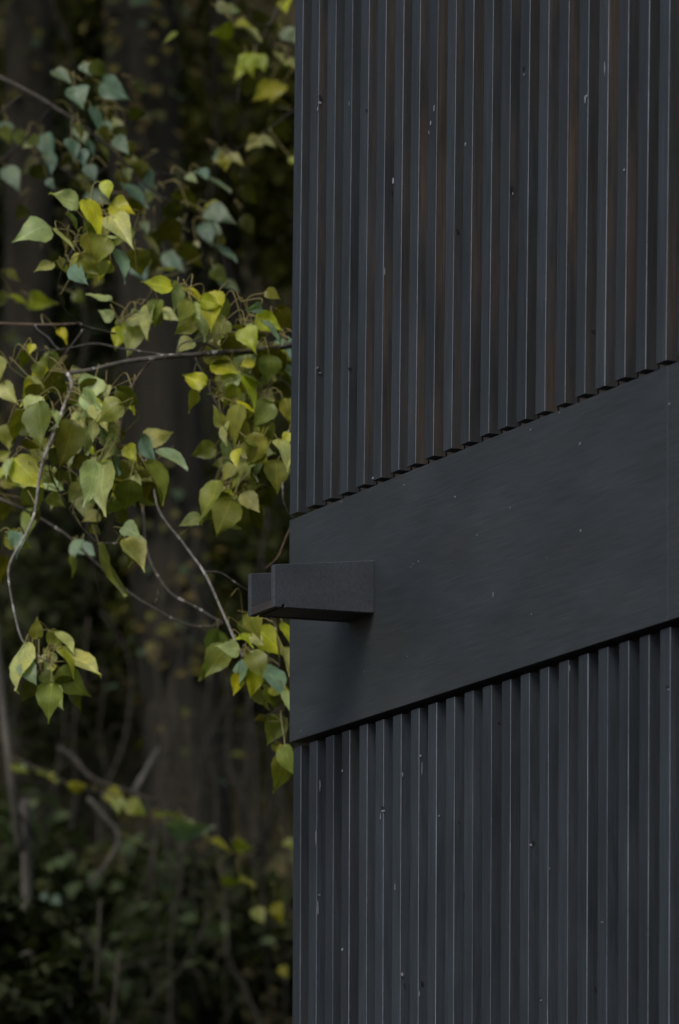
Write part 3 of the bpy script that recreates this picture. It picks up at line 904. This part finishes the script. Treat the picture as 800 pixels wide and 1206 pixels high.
branch_tree('slender_tree', 'slender pale stem at the lower left with a low branch of small yellow leaves', 'tree', (rD.x, rD.y, 0),
            [(rD.x, rD.y, -.1), tuple(P(32, 1080, 14.8)), tuple(P(24, 1000, 14.7)), tuple(P(14, 920, YD)), tuple(P(4, 840, YD)), tuple(P(-14, 640, YD)), tuple(P(-40, 300, 14.9))], (.016, .008), twD, lfD, YD, M_stem, tone=.46)  # tone darkens the leaf colour, standing in for missing shade

# ------------------------------------------------------------------ big trees of the dark wood
DARKC = [(.044, .054, .014), (.054, .056, .014), (.032, .046, .022), (.064, .060, .014)]


def forest_tree(name, label, pts, r, bark, crown_c, crown_r, count, seed, group=None, limbs=(), ivy=0):
    root = Vector((pts[0][0], pts[0][1], hill_z(pts[0][0], pts[0][1])))
    t = empty(name, root)
    tag(t, label, 'tree', group)
    mb = MB()
    w = [Vector(p) - root for p in pts]
    w[0].z = -.3
    sp = spline(w, 16)
    tube(mb, sp, r[0], r[1], 26, rough=.16, seed=seed * 1.7)
    for (a, b, c, r0) in limbs:
        tube(mb, spline([Vector(a) - root, Vector(b) - root, Vector(c) - root], 8), r0, r0 * .4, 9, rough=.15, seed=seed)
    mb.build('trunk', bark, t)
    if ivy:
        im = MB()
        for k in range(ivy):
            i = random.randrange(0, len(sp) - 1)
            if noise.noise(sp[i] * 1.1 + Vector((seed, 0, 0))) < -.12 + .25 * random.random(): continue
            q = sp[i].lerp(sp[i + 1], random.random())
            an = random.uniform(0, 2 * math.pi)
            o = Vector((math.cos(an), math.sin(an), 0))
            p0 = q + o * (r[0] * random.uniform(.85, 1.45))
            L = random.uniform(.03, .06)
            leaf(im, p0, p0 + (o * .5 + Vector((random.uniform(-.6, .6), random.uniform(-.6, .2), -random.random()))).normalized() * L, L * .9, o + Vector((0, 0, .5)), .2, .2, random.choice(DIMC), prof=SMALLP)
        im.build('ivy', M_dim, t)
    cm = crown_mesh(Vector(crown_c) - root, crown_r, count, .17, DARKC, seed)
    cm.build('crown', M_dim, t)  # out-of-view crown, put in to shade the slope below
    return t


YT = 18.2
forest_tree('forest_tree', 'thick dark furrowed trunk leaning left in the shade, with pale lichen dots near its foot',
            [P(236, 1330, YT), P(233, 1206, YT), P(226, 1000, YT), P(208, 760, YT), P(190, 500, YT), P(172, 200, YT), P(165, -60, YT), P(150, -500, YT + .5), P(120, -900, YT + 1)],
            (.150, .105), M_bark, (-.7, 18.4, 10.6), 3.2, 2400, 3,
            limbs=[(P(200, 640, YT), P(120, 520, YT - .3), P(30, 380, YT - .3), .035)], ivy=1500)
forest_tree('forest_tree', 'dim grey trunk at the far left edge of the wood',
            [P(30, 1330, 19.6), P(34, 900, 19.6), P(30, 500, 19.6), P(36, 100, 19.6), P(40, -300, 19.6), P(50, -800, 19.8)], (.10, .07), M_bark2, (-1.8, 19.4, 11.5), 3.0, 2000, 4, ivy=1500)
forest_tree('forest_tree', 'narrow dark trunk between the thick trunk and the building',
            [P(300, 1330, 20.5), P(290, 900, 20.5), P(278, 500, 20.5), P(262, 100, 20.5), P(255, -300, 20.5), P(250, -800, 20.8)], (.055, .04), M_bark2, (.8, 20.0, 11.8), 3.0, 2000, 6)
for i, (x, y) in enumerate([(-4.6, 17.0), (3.6, 17.5), (-3.2, 23.5), (2.2, 24.5)]):
    z = hill_z(x, y)
    forest_tree('forest_tree', ['tall tree standing left of the view on the slope', 'tall tree standing behind the building on the slope', 'tall tree up the slope to the left', 'tall tree up the slope to the right'][i],
                [(x, y, z), (x + .1, y, z + 3), (x, y + .1, z + 6), (x + .2, y, z + 9.5)], (.17, .08), M_bark2, (x, y - .6, z + 8.6), 3.5, 2200, 20 + i)

# bare vines hanging across the thick trunk
vines = [
    [(184, 760, 17.6), (190, 850, 17.6), (180, 960, 17.6), (172, 1080, 17.6), (160, 1230, 17.7)],
    [(214, 780, 17.5), (230, 860, 17.5), (222, 930, 17.5), (240, 1000, 17.5), (262, 1080, 17.5), (275, 1230, 17.6)],
    [(250, 770, 17.6), (244, 860, 17.6), (252, 940, 17.6), (258, 1040, 17.5), (270, 1120, 17.4), (288, 1165, 17.4), (318, 1230, 17.4)],
    [(276, 790, 17.8), (272, 880, 17.8), (290, 950, 17.7), (300, 1010, 17.7), (310, 1060, 17.7), (322, 1220, 17.8)],
    [(296, 820, 17.8), (290, 900, 17.8), (282, 945, 17.8), (296, 1000, 17.8), (330, 1080, 17.9)],
    [(200, 800, 17.6), (206, 880, 17.5), (196, 960, 17.5), (212, 1060, 17.5), (205, 1230, 17.6)],
    [(226, 600, 17.7), (236, 700, 17.6), (262, 800, 17.5), (238, 900, 17.5), (228, 1010, 17.5), (236, 1230, 17.7)],
    [(20, 1060, 16.6), (60, 1110, 16.6), (100, 1150, 16.7), (130, 1190, 16.7), (150, 1240, 16.7)],
    [(75, 1085, 16.9), (110, 1110, 16.9), (135, 1140, 16.9), (190, 1130, 17.0), (240, 1150, 17.2)],
    [(150, 1230, 17.0), (180, 1180, 17.0), (215, 1130, 17.1), (245, 1060, 17.3)],
    [(118, 720, 18.0), (150, 780, 18.0), (142, 860, 18.0), (120, 960, 17.9), (126, 1100, 17.8), (118, 1240, 17.8)],
    [(-10, 640, 18.4), (30, 760, 18.3), (70, 850, 18.3), (60, 960, 18.2), (80, 1100, 18.1), (70, 1240, 18.1)],
    [(310, 360, 18.5), (300, 500, 18.5), (312, 640, 18.4), (296, 780, 18.3), (306, 900, 18.2), (296, 1020, 18.1)],
    [(60, -10, 18.6), (90, 120, 18.6), (80, 260, 18.6), (100, 400, 18.5), (88, 540, 18.5), (110, 660, 18.4)],
    [(230, 60, 18.8), (262, 150, 18.7), (250, 240, 18.7), (276, 330, 18.7), (262, 460, 18.6)],
]
for i in range(13):
    u = random.uniform(170, 325); v0 = random.uniform(640, 860); Y = random.uniform(17.2, 18.4)
    dr = random.uniform(-35, 35)
    vines.append([(u, v0, Y), (u + dr * .3 + random.uniform(-8, 8), v0 + 110, Y), (u + dr * .5 + random.uniform(-14, 14), v0 + 230, Y), (u + dr + random.uniform(-8, 8), v0 + 360, Y), (u + dr * 1.3, 1260, Y)])
for i in range(5):
    u = random.uniform(-20, 140); v0 = random.uniform(560, 820); Y = random.uniform(17.6, 18.6)
    dr = random.uniform(-50, 50)
    vines.append([(u, v0, Y), (u + dr * .4 + random.uniform(-8, 8), v0 + 120, Y), (u + dr * .8, v0 + 240, Y), (u + dr * .9 + random.uniform(-9, 9), v0 + 360, Y), (u + dr, 1260, Y)])
VL = ['thin bare vine hanging among the dark trunks', 'low bare runner trailing over the undergrowth at the lower left']
for i, pts in enumerate(vines):
    w = [P(*p) for p in pts]
    org = w[-1]
    mb = MB()
    sp = spline([q - org for q in w], 8)
    for k in range(1, len(sp) - 1):
        q = sp[k]
        sp[k] = q + Vector((noise.noise(q * 4 + Vector((i, 0, 0))), noise.noise(q * 4 + Vector((0, i, 3))), 0)) * .035
    rr = random.uniform(.003, .0065)
    tube(mb, sp, rr * .7, rr, 7, rough=.2, seed=i)
    for k in range(6, len(sp) - 4, 5):
        a = sp[k]
        e = a + Vector((random.uniform(-.22, .22), random.uniform(-.1, .1), random.uniform(-.25, .12)))
        tube(mb, spline([a, a.lerp(e, .5) + Vector((0, 0, .03)), e], 5), rr * .5, rr * .25, 5)
    o = mb.build('vine', M_vine, None, org)
    low = i in (7, 8, 9)
    tag(o, VL[1] if low else VL[0], 'vine', 'bare runners over the undergrowth' if low else 'bare vines hanging among the dark trunks')

# shrubs on the slope
shr = [
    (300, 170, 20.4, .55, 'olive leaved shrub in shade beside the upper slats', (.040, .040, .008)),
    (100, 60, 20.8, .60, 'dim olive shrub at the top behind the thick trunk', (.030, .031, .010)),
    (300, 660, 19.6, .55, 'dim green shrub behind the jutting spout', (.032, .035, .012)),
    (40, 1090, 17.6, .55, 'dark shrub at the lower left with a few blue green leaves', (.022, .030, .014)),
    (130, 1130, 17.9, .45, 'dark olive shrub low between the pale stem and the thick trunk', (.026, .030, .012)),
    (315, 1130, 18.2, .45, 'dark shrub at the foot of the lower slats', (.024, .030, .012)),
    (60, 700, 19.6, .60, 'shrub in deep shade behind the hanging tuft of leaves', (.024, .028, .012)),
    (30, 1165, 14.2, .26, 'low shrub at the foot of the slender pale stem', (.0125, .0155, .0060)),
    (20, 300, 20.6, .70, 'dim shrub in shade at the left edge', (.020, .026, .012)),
]
for i, (u, v, Y, r, lab, c) in enumerate(shr):
    p = P(u, v, Y)
    gz = hill_z(p.x, p.y)
    root = Vector((p.x, p.y, gz))
    t = empty('shrub', root)
    tag(t, lab, 'shrub')
    mb = MB()
    for k in range(6):
        e = p - root + Vector((random.uniform(-1, 1), random.uniform(-.6, .6), random.uniform(-.2, .9))) * r
        tube(mb, spline([Vector((random.uniform(-.05, .05), 0, -.1)), e * .5 + Vector((random.uniform(-.1, .1), 0, .05)), e], 6), .012, .004, 6)
    mb.build('stem', M_vine, t)
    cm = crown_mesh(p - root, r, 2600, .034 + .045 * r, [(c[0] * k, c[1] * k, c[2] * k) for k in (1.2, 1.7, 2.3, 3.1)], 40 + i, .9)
    cm.build('foliage', M_dim, t)

# ------------------------------------------------------------------ light
SUN_EL, SUN_AZ = 50.0, 206.0        # azimuth clockwise from +Y
w = bpy.data.worlds.new("World")
SC.world = w
w.use_nodes = True
nt = w.node_tree
bg = nt.nodes['Background']
sky = nt.nodes.new('ShaderNodeTexSky')
sky.sky_type = 'NISHITA'
sky.sun_disc = False
sky.sun_elevation = R(SUN_EL)
sky.sun_rotation = R(SUN_AZ)
sky.dust_density = 3.0
sky.air_density = 1.0
nt.links.new(sky.outputs[0], bg.inputs[0])
bg.inputs[1].default_value = 0.10
sd = bpy.data.lights.new('sun', 'SUN')
sd.energy = 1.0
sd.angle = R(28)
sd.color = (1.0, .985, .96)
so_ = bpy.data.objects.new('sun', sd)
COL.objects.link(so_)
d = Vector((math.sin(R(SUN_AZ)) * math.cos(R(SUN_EL)), math.cos(R(SUN_AZ)) * math.cos(R(SUN_EL)), math.sin(R(SUN_EL))))
so_.rotation_euler = d.to_track_quat('Z', 'Y').to_euler()
so_.location = d * 40

SC.view_settings.view_transform = 'Standard'
SC.view_settings.look = 'None'
SC.view_settings.exposure = 0.72
SC.view_settings.gamma = 1.0
SC.render.engine = 'CYCLES'
SC.cycles.max_bounces = 6
SC.cycles.use_denoising = True
